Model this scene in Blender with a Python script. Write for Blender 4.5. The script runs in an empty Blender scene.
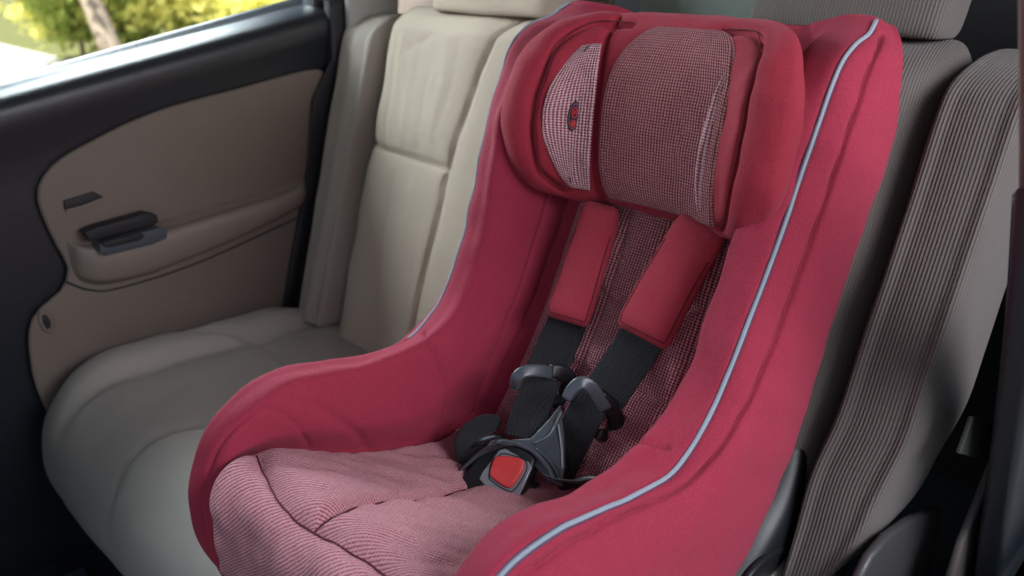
import bpy, bmesh, math, random
import numpy as np
from mathutils import Vector, Matrix
random.seed(4); RNG = np.random.default_rng(7)
S = bpy.context.scene
COL = S.collection
# ------------------------------------------------------------------ camera
CP = np.array([.82222, -.85353, .71271]); YAW, PITCH, ROLL, FPX = .778994, .356324, .02567, 831.25
_cy, _sy, _cp, _sp = math.cos(YAW), math.sin(YAW), math.cos(PITCH), math.sin(PITCH)
_f = np.array([-_sy*_cp, _cy*_cp, -_sp]); _r = np.array([_cy, _sy, 0.]); _u = np.cross(_r, _f)
RR = np.array([_r*math.cos(ROLL)+_u*math.sin(ROLL), -_r*math.sin(ROLL)+_u*math.cos(ROLL), _f])
cd = bpy.data.cameras.new('camera'); cam = bpy.data.objects.new('camera', cd); COL.objects.link(cam)
M = Matrix.Identity(4)
for i in range(3):
    M[i][0] = RR[0][i]; M[i][1] = RR[1][i]; M[i][2] = -RR[2][i]; M[i][3] = CP[i]
cam.matrix_world = M
cd.sensor_width = 36; cd.lens = 36*FPX/1024; cd.clip_start = .02; cd.clip_end = 500
cd.dof.use_dof = True; cd.dof.focus_distance = .93; cd.dof.aperture_fstop = 4.0
S.camera = cam
S.render.resolution_x = 1024; S.render.resolution_y = 576
# ------------------------------------------------------------------ world, sun, lamps, exposure
SUN_EL, SUN_AZ = math.radians(52), math.radians(150)     # azimuth: direction the sun stands in, from +Y clockwise
w = bpy.data.worlds.new('World'); S.world = w; w.use_nodes = True
nt = w.node_tree; bg = nt.nodes['Background']
sky = nt.nodes.new('ShaderNodeTexSky'); sky.sky_type = 'NISHITA'; sky.sun_disc = False
sky.sun_elevation = SUN_EL; sky.sun_rotation = SUN_AZ
nt.links.new(sky.outputs[0], bg.inputs[0]); bg.inputs[1].default_value = .05  # low: the cabin is lit through its openings
def lamp(name, kind, loc, target, energy, color, **kw):
    d = bpy.data.lights.new(name, kind); d.energy = energy; d.color = color
    for k, v in kw.items(): setattr(d, k, v)
    o = bpy.data.objects.new(name, d); COL.objects.link(o); o.location = loc
    o.rotation_euler = (Vector(target)-Vector(loc)).to_track_quat('-Z', 'Y').to_euler()
    return o
sd = Vector((math.sin(SUN_AZ)*math.cos(SUN_EL), math.cos(SUN_AZ)*math.cos(SUN_EL), math.sin(SUN_EL)))
lamp('sun', 'SUN', sd*20, (0, 0, 0), 5.0, (1, .95, .86), angle=math.radians(.5))
lamp('open_door_daylight', 'AREA', (1.50, -.18, 1.08), (.42, .0, .40), 9, (.95, .95, 1), shape='RECTANGLE', size=.9, size_y=.5)
lamp('windscreen_daylight', 'AREA', (-.42, -1.55, 1.30), (.15, -.15, .25), 78, (1, .955, .90), shape='RECTANGLE', size=.6, size_y=.3)
lamp('far_window_daylight', 'AREA', (-1.05, -.30, .98), (-.5, -.1, .1), 15, (.88, .94, 1), shape='RECTANGLE', size=.9, size_y=.4)
S.view_settings.view_transform = 'Standard'; S.view_settings.look = 'None'
S.view_settings.exposure = 1.42; S.view_settings.gamma = 1.0
S.cycles.use_denoising = True
S.cycles.max_bounces = 8

# ------------------------------------------------------------------ helpers
def ray(u, v): return RR.T @ np.array([(u-512)/FPX, -(v-288)/FPX, 1.])
def PX(u, v, x):                      # point of the plane x = const seen at this spot
    d = ray(u, v); return CP + (x-CP[0])/d[0]*d
def PN(u, v, n, k):
    n = np.array(n, float); d = ray(u, v); return CP + (k-n@CP)/(n@d)*d
def PY(u, v, y): return PN(u, v, (0, 1, 0), y)
def PZ(u, v, z): return PN(u, v, (0, 0, 1), z)

def tag(o, label=None, cat=None, group=None, kind=None):
    for k, v in (('label', label), ('category', cat), ('group', group), ('kind', kind)):
        if v: o[k] = v
    return o
def thing(name, loc, label, cat, group=None, kind=None):
    o = bpy.data.objects.new(name, None); COL.objects.link(o); o.location = loc
    o.empty_display_size = .05
    return tag(o, label, cat, group, kind)
def mesh_obj(name, verts, faces, mat, parent=None, uv=None, smooth=True, label=None):
    me = bpy.data.meshes.new(name)
    me.from_pydata([tuple(map(float, v)) for v in verts], [], [tuple(map(int, f)) for f in faces])
    if uv is not None:
        L = me.uv_layers.new(name='UVMap')
        idx = np.zeros(len(me.loops), dtype=np.int32); me.loops.foreach_get('vertex_index', idx)
        L.data.foreach_set('uv', np.asarray(uv, float)[idx].ravel())
    if smooth: me.polygons.foreach_set('use_smooth', [True]*len(me.polygons))
    me.update()
    bm = bmesh.new(); bm.from_mesh(me); bmesh.ops.recalc_face_normals(bm, faces=bm.faces); bm.to_mesh(me); bm.free()
    o = bpy.data.objects.new(name, me); COL.objects.link(o)
    if mat: me.materials.append(mat)
    if parent is not None:
        o.parent = parent
        p = parent; off = Vector((0, 0, 0))
        while p is not None: off += p.location; p = p.parent
        me.transform(Matrix.Translation(-off))
    if label: o['label'] = label
    return o

def cr(P, t, closed=False):           # Catmull-Rom along axis 0, t in index units
    P = np.asarray(P, float); n = len(P); t = np.asarray(t, float)
    i = np.floor(t).astype(int)
    if not closed: i = np.clip(i, 0, n-2)
    f = (t-i).reshape((-1,)+(1,)*(P.ndim-1))
    def g(k): return P[k % n] if closed else P[np.clip(k, 0, n-1)]
    p0, p1, p2, p3 = g(i-1), g(i), g(i+1), g(i+2)
    if not closed:
        p0 = np.where((i == 0).reshape(f.shape), 2*p1-p2, p0); p3 = np.where((i == n-2).reshape(f.shape), 2*p2-p1, p3)
    return .5*((2*p1)+(-p0+p2)*f+(2*p0-5*p1+4*p2-p3)*f**2+(-p0+3*p1-3*p2+p3)*f**3)
def hermite(A, t):                    # like cr() but unevenly spaced rows do not overshoot
    A = np.asarray(A, float); n = len(A); h = np.linalg.norm(np.diff(A, axis=0), axis=-1).reshape(n-1, -1).mean(1)
    d = np.diff(A, axis=0)/h.reshape((-1,)+(1,)*(A.ndim-1)); mm = np.zeros_like(A); mm[0] = d[0]; mm[-1] = d[-1]
    for i in range(1, n-1): mm[i] = (d[i]*h[i-1]+d[i-1]*h[i])/(h[i]+h[i-1])
    i = np.clip(np.floor(t).astype(int), 0, n-2); f = (t-i).reshape((-1,)+(1,)*(A.ndim-1)); hh_ = h[i].reshape(f.shape)
    return (2*f**3-3*f**2+1)*A[i]+(f**3-2*f**2+f)*hh_*mm[i]+(-2*f**3+3*f**2)*A[i+1]+(f**3-f**2)*hh_*mm[i+1]
def resample(P, n, closed=False):     # even arc length
    P = np.asarray(P, float); m = len(P) if closed else len(P)-1
    tt = np.linspace(0, m, m*24+1); Q = cr(P, tt, closed)
    d = np.r_[0, np.cumsum(np.linalg.norm(np.diff(Q[:, :3], axis=0), axis=1))]
    return cr(P, np.interp(np.linspace(0, d[-1], n), d, tt), closed)
def normals(G, wrapu=False):
    if wrapu: du = np.roll(G, -1, 1)-np.roll(G, 1, 1)
    else: du = np.gradient(G, axis=1)
    dv = np.gradient(G, axis=0)
    n = np.cross(du, dv); return n/(np.linalg.norm(n, axis=2, keepdims=True)+1e-12)
def grid_faces(nv, nu, wrapu=False, base=0):
    F = []
    for j in range(nv-1):
        for i in range(nu if wrapu else nu-1):
            k = (i+1) % nu
            F.append((base+j*nu+i, base+j*nu+k, base+(j+1)*nu+k, base+(j+1)*nu+i))
    return F
def grid_uv(G):
    dv = np.r_[0, np.cumsum(np.linalg.norm(np.diff(G, axis=0), axis=2).mean(1))]
    du = np.r_[0, np.cumsum(np.linalg.norm(np.diff(G, axis=1), axis=2).mean(0))]
    U, V = np.meshgrid(du, dv); return np.stack([U.ravel(), V.ravel()], 1)
def seg_dist(P, line):                # distance of points to a dense polyline
    L = np.asarray(line, float); d = np.full(len(P), 9.)
    for a, b in zip(L[:-1], L[1:]):
        ab = b-a; t = np.clip(((P-a)@ab)/(ab@ab+1e-12), 0, 1)
        d = np.minimum(d, np.linalg.norm(P-(a+t[:, None]*ab), axis=1))
    return d
def groove(G, Nn, lines, width=.004, depth=.004, puff=0., pw=.03, mask=(1, 1, 1)):
    P = G.reshape(-1, 3); sh = G.shape; mk = np.array(mask, float)
    dd = np.full(len(P), 9.)
    for L in lines: dd = np.minimum(dd, seg_dist(P*mk, np.array(L)*mk))
    off = -depth*np.exp(-(dd/width)**2) - puff*np.exp(-dd/pw)
    return (P+Nn.reshape(-1, 3)*off[:, None]).reshape(sh)
def lump(P, amp, scale, seed=0):      # smooth low-frequency unevenness
    r = np.random.default_rng(seed); o = np.zeros(P.shape[:-1])
    for k in range(9):
        d = r.normal(size=3); d /= np.linalg.norm(d); o += np.sin((P@d)*2*math.pi/scale*(.6+r.random()*1.3)+r.random()*9)
    return o*amp/3
def tube(name, pts, rad, mat, parent, nseg=10, n=None, flat=1., closed=False, up=None, label=None):
    P = resample(pts, n or max(8, len(pts)*8), closed)
    if closed: P = P[:-1]
    m = len(P); T = (np.roll(P, -1, 0)-np.roll(P, 1, 0)) if closed else np.gradient(P, axis=0)
    T /= np.linalg.norm(T, axis=1, keepdims=True)
    up = np.array(up if up is not None else (0.13, -1., .35)); V = []
    for i in range(m):
        a = np.cross(T[i], up); a /= np.linalg.norm(a)+1e-9; b = np.cross(a, T[i])
        r = rad if np.isscalar(rad) else np.interp(i/(m-1), np.linspace(0, 1, len(rad)), rad)
        for k in range(nseg):
            q = 2*math.pi*k/nseg; V.append(P[i]+a*math.cos(q)*r+b*math.sin(q)*r*flat)
    V = np.array(V); F = []
    for j in range(m if closed else m-1):
        for k in range(nseg):
            j2 = (j+1) % m; F.append((j*nseg+k, j*nseg+(k+1) % nseg, j2*nseg+(k+1) % nseg, j2*nseg+k))
    if not closed:
        F.append(tuple(range(nseg))); F.append(tuple(range((m-1)*nseg, m*nseg)))
    return mesh_obj(name, V, F, mat, parent, label=label)
def ribbon(name, ctr, wdir, width, thick, mat, parent, n=60, k=28, ex=4., round_end=0., label=None, wav=0.):
    """soft flat band: centre line ctr, width direction wdir per control point, superellipse section"""
    C0 = np.array(ctr, float); W0 = np.array(wdir, float)
    if W0.ndim == 1: W0 = np.tile(W0, (len(C0), 1))
    wid = np.array(width if not np.isscalar(width) else [width]*len(C0), float)
    Q = resample(np.hstack([C0, W0, wid[:, None]]), n)
    P, W, wi = Q[:, :3], Q[:, 3:6], Q[:, 6]
    T = np.gradient(P, axis=0); T /= np.linalg.norm(T, axis=1, keepdims=True)
    W = W-(W*T).sum(1, keepdims=True)*T; W /= np.linalg.norm(W, axis=1, keepdims=True)
    B = np.cross(T, W)
    d = np.r_[0, np.cumsum(np.linalg.norm(np.diff(P, axis=0), axis=1))]; L = d[-1]
    V = []; UV = []
    for i in range(n):
        s = 1.
        if round_end > 0:
            e = min(d[i], L-d[i]); s = math.sqrt(max(0., 1-(1-min(1, e/round_end))**2))
        tt = thick*max(s, .05); ww = wi[i]/2 - (round_end*.35*(1-s) if round_end else 0)
        for q in range(k):
            a = 2*math.pi*q/k; c, s_ = math.cos(a), math.sin(a)
            x = math.copysign(abs(c)**(2/ex), c)*ww; y = math.copysign(abs(s_)**(2/ex), s_)*tt/2
            V.append(P[i]+W[i]*x+B[i]*(y+wav*math.sin(d[i]*60+x*30))); UV.append((x, d[i]))
    F = grid_faces(n, k, True); F.append(tuple(range(k))); F.append(tuple(range((n-1)*k, n*k)))
    return mesh_obj(name, V, F, mat, parent, uv=UV, label=label)
def bevel_prism(name, poly, nrm, thick, mat, parent=None, bev=.003, seg=3, label=None, holes=None):
    """polygon of 3D points (coplanar) given real thickness along nrm, edges rounded"""
    bm = bmesh.new(); nrm = Vector(nrm).normalized()
    vs = [bm.verts.new(Vector(tuple(map(float, p)))) for p in poly]
    f = bm.faces.new(vs)
    e = bmesh.ops.extrude_face_region(bm, geom=[f])
    vv = [g for g in e['geom'] if isinstance(g, bmesh.types.BMVert)]
    bmesh.ops.translate(bm, verts=vv, vec=nrm*thick)
    bmesh.ops.recalc_face_normals(bm, faces=bm.faces)
    if bev > 0:
        ed = [e for e in bm.edges if all(abs(abs(fc.normal.dot(nrm))) > .9 or True for fc in e.link_faces) and any(abs(fc.normal.dot(nrm)) > .9 for fc in e.link_faces)]
        bmesh.ops.bevel(bm, geom=ed, offset=bev, segments=seg, affect='EDGES', profile=.5)
    bmesh.ops.triangulate(bm, faces=[f for f in bm.faces if len(f.verts) > 4])
    me = bpy.data.meshes.new(name); bm.to_mesh(me); bm.free()
    for p in me.polygons: p.use_smooth = True
    me.set_sharp_from_angle(angle=math.radians(40))
    o = bpy.data.objects.new(name, me); COL.objects.link(o); me.materials.append(mat)
    if parent is not None:
        o.parent = parent; p = parent; off = Vector((0, 0, 0))
        while p is not None: off += p.location; p = p.parent
        me.transform(Matrix.Translation(-off))
    if label: o['label'] = label
    return o
def smooth_poly(P, n=60): return resample(np.array(P, float), n+1, True)[:-1]

# ------------------------------------------------------------------ materials
class NT:
    def __init__(s, name):
        s.m = bpy.data.materials.new(name); s.m.use_nodes = True; s.t = s.m.node_tree
        s.b = s.t.nodes['Principled BSDF']
    def n(s, kind, **kw):
        x = s.t.nodes.new(kind)
        for k, v in kw.items():
            if k.startswith('i_'): x.inputs[k[2:].replace('_', ' ')].default_value = v
            else: setattr(x, k, v)
        return x
    def l(s, a, b): s.t.links.new(a, b)
    def math(s, op, a, b=None, c=None):
        x = s.n('ShaderNodeMath', operation=op)
        for i, v in enumerate((a, b, c)):
            if v is None: continue
            if isinstance(v, (int, float)): x.inputs[i].default_value = v
            else: s.l(v, x.inputs[i])
        return x.outputs[0]
    def mix(s, f, a, b):
        x = s.n('ShaderNodeMix', data_type='RGBA')
        for sock, v in ((x.inputs[0], f), (x.inputs[6], a), (x.inputs[7], b)):
            if isinstance(v, (int, float)): sock.default_value = v
            elif isinstance(v, tuple): sock.default_value = v if len(v) == 4 else v+(1,)
            else: s.l(v, sock)
        return x.outputs[2]
    def noise(s, scale, detail=3, vec=None, rough=.55):
        x = s.n('ShaderNodeTexNoise'); x.inputs['Scale'].default_value = scale; x.inputs['Detail'].default_value = detail
        x.inputs['Roughness'].default_value = rough
        if vec is None: vec = s.obj()
        s.l(vec, x.inputs['Vector']); return x.outputs[0]
    def obj(s):
        if not hasattr(s, '_tc'): s._tc = s.n('ShaderNodeTexCoord')
        return s._tc.outputs['Object']
    def uv(s):
        s.obj(); return s._tc.outputs['UV']
    def bump(s, h, dist, strength=1., prev=None):
        x = s.n('ShaderNodeBump'); x.inputs['Distance'].default_value = dist; x.inputs['Strength'].default_value = strength
        s.l(h, x.inputs['Height'])
        if prev is not None: s.l(prev, x.inputs['Normal'])
        return x.outputs[0]
def setb(b, **kw):
    for k, v in kw.items():
        k = k.replace('_', ' ')
        b.inputs[k].default_value = (v+(1,)) if isinstance(v, tuple) else v
def plain(name, col, rough=.5, var=.12, nscale=40, bump=.0, bscale=300, metal=0., spec=.5, sheen=0., coat=0.):
    t = NT(name); setb(t.b, Roughness=rough, Metallic=metal, Specular_IOR_Level=spec)
    if sheen: setb(t.b, Sheen_Weight=sheen, Sheen_Roughness=.5)
    if coat: setb(t.b, Coat_Weight=coat, Coat_Roughness=.2)
    nz = t.noise(nscale, 4)
    c2 = tuple(min(1, c*(1+var)) for c in col); c1 = tuple(c*(1-var) for c in col)
    t.l(t.mix(nz, c1, c2), t.b.inputs['Base Color'])
    if bump: t.l(t.bump(t.noise(bscale, 2), bump), t.b.inputs['Normal'])
    return t.m
def jersey(name, col, sheen=.08, tint=(1, .55, .65), fine=900):
    """knitted stretch cloth: tiny loops, soft sheen, mottled threads"""
    t = NT(name); setb(t.b, Roughness=.85, Specular_IOR_Level=.25, Sheen_Weight=sheen, Sheen_Roughness=.45, Sheen_Tint=tint)
    a = t.noise(fine, 2, rough=.7); b = t.noise(18, 3)
    c = t.mix(b, tuple(x*.9 for x in col), tuple(min(1, x*1.1) for x in col))
    mr = t.n('ShaderNodeMapRange'); t.l(a, mr.inputs[0]); mr.inputs[1].default_value = .36; mr.inputs[2].default_value = .64
    c = t.mix(mr.outputs[0], tuple(x*.76 for x in col), tuple(min(1, x*1.22+.006) for x in col))
    c = t.mix(t.math('MULTIPLY', b, .35), c, tuple(x*.8 for x in col))
    t.l(c, t.b.inputs['Base Color'])
    bn = t.bump(t.noise(60, 2), .0012); t.l(t.bump(a, .0009, prev=bn), t.b.inputs['Normal'])
    return t.m
def knit(name, light, dark, pu, pv, style='grid', depth=.0012, wob=.0006, sheen=.2, tint=(1, .8, .85), duty=0., rot=0.):
    """two-colour woven knit in the UV space (metres) of its part"""
    t = NT(name); setb(t.b, Roughness=.88, Specular_IOR_Level=.2, Sheen_Weight=sheen, Sheen_Tint=tint)
    sep = t.n('ShaderNodeSeparateXYZ'); t.l(t.uv(), sep.inputs[0])
    nz = t.noise(130, 3); nz2 = t.noise(420, 2, rough=.7); big = t.noise(14, 3)
    wv = t.math('MULTIPLY', t.math('SUBTRACT', nz, .5), wob*2)
    u = t.math('ADD', sep.outputs[0], wv); v = t.math('ADD', sep.outputs[1], t.math('MULTIPLY', t.math('SUBTRACT', nz2, .5), wob*2))
    if rot:
        cr_, sr_ = math.cos(rot), math.sin(rot)
        u, v = t.math('ADD', t.math('MULTIPLY', u, cr_), t.math('MULTIPLY', v, sr_)), t.math('SUBTRACT', t.math('MULTIPLY', v, cr_), t.math('MULTIPLY', u, sr_))
        v = t.math('ADD', v, t.math('MULTIPLY', t.noise(9, 2), .006))
    if style == 'rib':
        su = t.math('SINE', t.math('MULTIPLY', u, 2*math.pi/pu)); sv = t.math('SINE', t.math('MULTIPLY', v, 2*math.pi/pv))
        h = t.math('ADD', t.math('MULTIPLY', sv, .62), t.math('MULTIPLY', su, .22))
    else:
        su = t.math('SINE', t.math('MULTIPLY', u, 2*math.pi/pu)); sv = t.math('SINE', t.math('MULTIPLY', v, 2*math.pi/pv))
        if style == 'stripe': h = t.math('ADD', t.math('MULTIPLY', su, .85), t.math('MULTIPLY', sv, .15))
        else: h = t.math('ADD', t.math('MULTIPLY', su, .55), t.math('MULTIPLY', sv, .45))
    h = t.math('ADD', h, t.math('MULTIPLY', t.math('SUBTRACT', nz2, .5), .9))
    mr = t.n('ShaderNodeMapRange'); t.l(h, mr.inputs[0]); mr.inputs[1].default_value = -.35+duty; mr.inputs[2].default_value = .45+duty
    mr.interpolation_type = 'SMOOTHSTEP'
    l2 = t.mix(big, tuple(x*.82 for x in light), tuple(min(1, x*1.18) for x in light))
    t.l(t.mix(mr.outputs[0], dark, l2), t.b.inputs['Base Color'])
    t.l(t.bump(h, depth), t.b.inputs['Normal'])
    return t.m
def weave(name, col, fine=1.2, depth=.0006, sheen=.15, var=.1, period=.0016, sp=.2):
    t = NT(name); setb(t.b, Roughness=.9, Specular_IOR_Level=sp, Sheen_Weight=sheen)
    sep = t.n('ShaderNodeSeparateXYZ'); t.l(t.uv(), sep.inputs[0])
    su = t.math('SINE', t.math('MULTIPLY', sep.outputs[0], 2*math.pi/period)); sv = t.math('SINE', t.math('MULTIPLY', sep.outputs[1], 2*math.pi/period))
    h = t.math('ADD', t.math('MULTIPLY', su, sv), t.noise(700, 2)); big = t.noise(9, 4)
    c = t.mix(big, tuple(x*(1-var) for x in col), tuple(min(1, x*(1+var)) for x in col))
    mr = t.n('ShaderNodeMapRange'); t.l(h, mr.inputs[0]); mr.inputs[1].default_value = -.6; mr.inputs[2].default_value = 1.6
    t.l(t.mix(mr.outputs[0], c, tuple(x*.78 for x in col)), t.b.inputs['Base Color'])
    b1 = t.bump(t.noise(22, 3), .003); t.l(t.bump(h, depth, prev=b1), t.b.inputs['Normal'])
    return t.m

RED = (.305, .023, .052)
M_red = jersey('red jersey', RED)
M_redpad = jersey('red padded jersey', (.30, .019, .038), sheen=.12)
M_padred = jersey('rose shoulder pad jersey', (.37, .034, .056), sheen=.12)
M_thread = plain('dark red thread', (.10, .006, .014), .9)
M_pipe = plain('reflective grey piping', (.27, .295, .35), .8, var=.15, nscale=300, bump=.0005, bscale=900, spec=.3)
M_pipeedge = plain('navy piping edge', (.05, .035, .075), .7)
M_knit_head = knit('head cushion knit', (.50, .22, .23), (.15, .020, .032), .0036, .0034, 'grid', wob=.0005, duty=.12)
M_knit_light = knit('light side knit', (.64, .43, .46), (.26, .04, .065), .0040, .0034, 'grid', wob=.0005, duty=-.1)
M_knit_back = knit('back pad knit', (.62, .31, .34), (.22, .025, .04), .0040, .0036, 'grid', wob=.0006, duty=.0)
M_knit_seat = knit('seat pad knit', (.55, .27, .30), (.30, .065, .09), .0030, .0029, 'rib', wob=.0011, duty=-.22, depth=.0010, rot=-.6)
M_web = knit('black webbing', (.030, .031, .035), (.009, .009, .011), .0030, .0022, 'stripe', depth=.0006, wob=.0002, sheen=.1, tint=(1, 1, 1))
M_blackpl = plain('black moulded plastic', (.009, .010, .012), .42, var=.2, bump=.0002, bscale=900, spec=.5)
M_blackcloth = plain('black cloth', (.010, .010, .012), .9, bump=.0006, bscale=800, sheen=.1)
M_greypl = plain('worn grey plastic', (.055, .065, .078), .34, var=.15, bump=.0002, bscale=700)
M_bezel = plain('silver plastic bezel', (.28, .30, .33), .33, var=.05, metal=.35)

M_button = plain('red release button', (.62, .055, .055), .42, var=.06, bump=.0002, bscale=1200)
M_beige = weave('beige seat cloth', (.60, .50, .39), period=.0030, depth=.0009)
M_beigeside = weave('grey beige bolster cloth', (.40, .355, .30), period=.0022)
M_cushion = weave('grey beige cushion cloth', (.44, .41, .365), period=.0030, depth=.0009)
M_rib = knit('grey ribbed seat cloth', (.136, .116, .107), (.096, .082, .077), .0042, .0020, 'stripe', depth=.0005, wob=.0004, sheen=.1, tint=(1, 1, 1), duty=.35)
M_ribside = weave('plain grey bolster cloth', (.235, .205, .205), period=.0018)
M_seam = plain('seam shadow thread', (.10, .092, .08), .9)
M_door = plain('brown door trim', (.150, .118, .096), .62, var=.08, nscale=12, bump=.0005, bscale=500)
M_arm = plain('brown armrest skin', (.19, .155, .13), .42, var=.06, nscale=12, bump=.0004, bscale=500)
M_doordark = plain('dark door trim', (.010, .013, .018), .34, var=.15, bump=.0005, bscale=500, spec=.6)
M_rubber = plain('black rubber', (.006, .006, .008), .6)
M_carpet = plain('dark carpet', (.012, .014, .020), .95, var=.5, nscale=200, bump=.003, bscale=500)
M_pillar = plain('grey pillar trim', (.30, .29, .27), .6, bump=.0004, bscale=500)
M_brownpillar = plain('brown pillar trim', (.17, .115, .105), .6, bump=.0004, bscale=500)

# =================================================================== STRUCTURE: bench, door, pillars
BEN = lambda z: -.03+.36*z
def section_ring(st, mat, name, parent, nv, nu, grooves=(), gw=.005, gd=.006, lumps=0., label=None, seed=1, cap=True, puff=0, pw=.03, rowuv=None, mask=(1, 1, 1), soft=()):
    """loft of closed control rings st[k][j] = (x,y,z)"""
    A = np.array(st, float); m = A.shape[1]
    B = cr(A, np.linspace(0, len(A)-1, nv))
    Bt = np.swapaxes(B, 0, 1); C = cr(Bt, np.linspace(0, m, nu+1)[:-1], True); G = np.swapaxes(C, 0, 1)
    Nn = normals(G, True)
    cen = G.mean(1, keepdims=True)
    if ((G-cen)*Nn).sum() < 0: Nn = -Nn
    if lumps: G = G+Nn*lump(G, lumps, .16, seed)[..., None]
    if grooves: G = groove(G, Nn, grooves, gw, gd, puff, pw, mask)
    for L, w_, a_ in soft:
        dd = seg_dist(G.reshape(-1, 3)*np.array(mask, float), np.array(L)*np.array(mask, float)); G = G+Nn*(a_*np.exp(-(dd/w_)**2)).reshape(G.shape[:2])[..., None]
    V = G.reshape(-1, 3); F = grid_faces(nv, nu, True)
    if cap: F += [tuple(range(nu)), tuple(range((nv-1)*nu, nv*nu))]
    uv = grid_uv(G)
    if rowuv is not None:
        d = np.linalg.norm(np.diff(G, axis=1), axis=2); d = np.concatenate([np.zeros((nv, 1)), np.cumsum(d, 1)], 1)
        k = int(rowuv/m*nu); uv[:, 0] = (d-d[:, k:k+1]).ravel()
    return mesh_obj(name, V, F, mat, parent, uv=uv, label=label), G, Nn

def back_section(x0, x1, z0, z1, thick, front, topround=.05, side=.03, nst=9):
    """control rings of a seat back: front(xn,z) gives how far it bulges towards the sitter"""
    st = []
    zs = list(np.linspace(z0, z1-topround, nst))+[z1-topround*.55, z1-topround*.18, z1-.002, z1]
    for z in zs:
        e = max(0, (z-(z1-topround))/topround); sc = math.sqrt(max(0, 1-e**2)) if e < 1 else 0.02
        e0 = max(0, 1-(z-z0)/.04) if z < z0+.04 else 0
        cx = (x0+x1)/2; hw = (x1-x0)/2-topround*.55*(1-sc)
        ym = BEN(z)+thick*.5; hy = thick*.5*max(sc, .03)
        ring = []
        for xn in (-.82, -.45, 0, .45, .82): ring.append((cx+hw*xn, ym-hy-front(xn, z)*sc, z))
        ring.append((cx+hw, ym-hy*.45, z)); ring.append((cx+hw, ym+hy*.6, z))
        for xn in (.8, 0, -.8): ring.append((cx+hw*xn, ym+hy, z))
        ring.append((cx-hw, ym+hy*.6, z)); ring.append((cx-hw, ym-hy*.45, z))
        st.append(ring)
    return st

bench = thing('rear_seat', (-.3, .1, 0), 'pale beige cloth rear seat beside the far door, empty', 'car seat')
# --- far seat: backrest centre panel and outer bolster
zz = np.linspace(.07, .63, 24)
def on_back(pts, off=0.0): return [PN(u, v, (0, 1, -.36), -.03-off) for u, v in pts]
seamL = on_back([(392, 17), (378, 40), (366, 90), (357, 142), (348, 200), (340, 260), (334, 318)], .012)
seamR = on_back([(513, 12), (497, 30), (478, 75), (460, 130), (448, 168), (440, 215), (425, 270), (412, 330)], .012)
seamH = on_back([(358, 141), (385, 149), (420, 160), (449, 168)], .012)
seamV = on_back([(404, 30), (396, 70), (391, 110), (388, 150)], .012)
WR = [([(404, 34), (396, 80), (388, 148)], .007, -.0022), ([(420, 50), (412, 95), (404, 150)], .010, .0018), ([(436, 60), (428, 110), (420, 156)], .006, -.0018), ([(455, 40), (446, 90), (434, 150)], .009, .0016), ([(470, 30), (458, 80), (444, 130)], .005, -.0016),
      ([(372, 170), (362, 230), (352, 300)], .008, -.0016), ([(398, 175), (388, 240), (374, 320)], .007, -.0020), ([(420, 180), (408, 240), (396, 320)], .009, .0018), ([(436, 180), (426, 230), (414, 300)], .006, -.0016), ([(470, 22), (440, 34), (410, 50)], .007, -.0016)]
st = back_section(-.52, -.02, .02, .655, .12, lambda xn, z: .006+.012*(1-abs(xn)))
st = [[(x-.062*(z-.05)/.55 if x < -.3 else x, y, z) for x, y, z in r_] for r_ in st]
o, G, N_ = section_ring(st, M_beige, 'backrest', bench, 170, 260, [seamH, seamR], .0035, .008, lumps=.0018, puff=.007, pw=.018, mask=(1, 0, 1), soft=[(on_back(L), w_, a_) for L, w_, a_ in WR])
st = back_section(-.625, -.524, .045, .640, .13, lambda xn, z: .012+.014*(1-abs(xn)), topround=.05)
st = [[(x-.062*(z-.05)/.55-(.022*(z-.05)/.55 if x < -.6 else 0), y, z) for x, y, z in r_] for r_ in st]
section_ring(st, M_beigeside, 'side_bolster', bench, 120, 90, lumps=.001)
# --- headrests
def headrest(name, parent, x0, x1, z0, mats, h=.19, sidefrac=0.):
    st = []; zs = [z0, z0+.003, z0+.015, z0+.04, z0+.09, z0+.14, z0+.17, z0+.187, z0+h]
    sc = [.55, .8, .95, 1, 1, .97, .85, .6, .2]
    cx = (x0+x1)/2; hw = (x1-x0)/2
    for z, s in zip(zs, sc):
        yc = BEN(z)+.045; t = .05*s; hh = hw-.02*(1-s)
        ring = [(cx+hh*a, yc-t*b, z) for a, b in ((-.9, .9), (-.5, 1.08), (0, 1.12), (.5, 1.08), (.9, .9), (1, .3), (1, -.5), (.8, -1), (0, -1.05), (-.8, -1), (-1, -.5), (-1, .3))]
        st.append(ring)
    return section_ring(st, mats, name, parent, 60, 120, lumps=.001, cap=True)
headrest('headrest', bench, -.475, -.165, .651, M_beige)
for x in (-.38, -.26): tube('headrest_post', [(x, BEN(.63)+.05, .60), (x, BEN(.66)+.05, .70)], .006, M_bezel, bench, nseg=12, n=4)

# --- cushion of the far seat (profile in y,z swept over x; raised outer bolster)
def cushion_ring(x, lift, out):
    prof = [(.04, .035), (-.06, .025+lift*.8), (-.2, .022+lift), (-.34, .026+lift), (-.44, .022+lift*.85), (-.505, -.012+lift*.4), (-.535, -.075), (-.525, -.16), (-.48, -.20), (-.2, -.20), (.05, -.18), (.07, -.05)]
    return [(x, y*1.0*(1-out*.10)+(-.0 if not out else -.02*out), -.08+(z+.08)*(1-.55*out)) for y, z in prof]
st = []
for x, lift, out in ((-.690, .02, 1), (-.688, .035, .85), (-.675, .05, .45), (-.645, .058, .12), (-.60, .045, 0), (-.565, .018, 0), (-.53, .024, 0), (-.42, .028, 0), (-.28, .026, 0), (-.12, .026, 0), (.1, .026, 0), (.3, .026, 0), (.5, .026, 0), (.58, .03, 0), (.60, .02, .4)):
    st.append(cushion_ring(x, lift, out))
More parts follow.
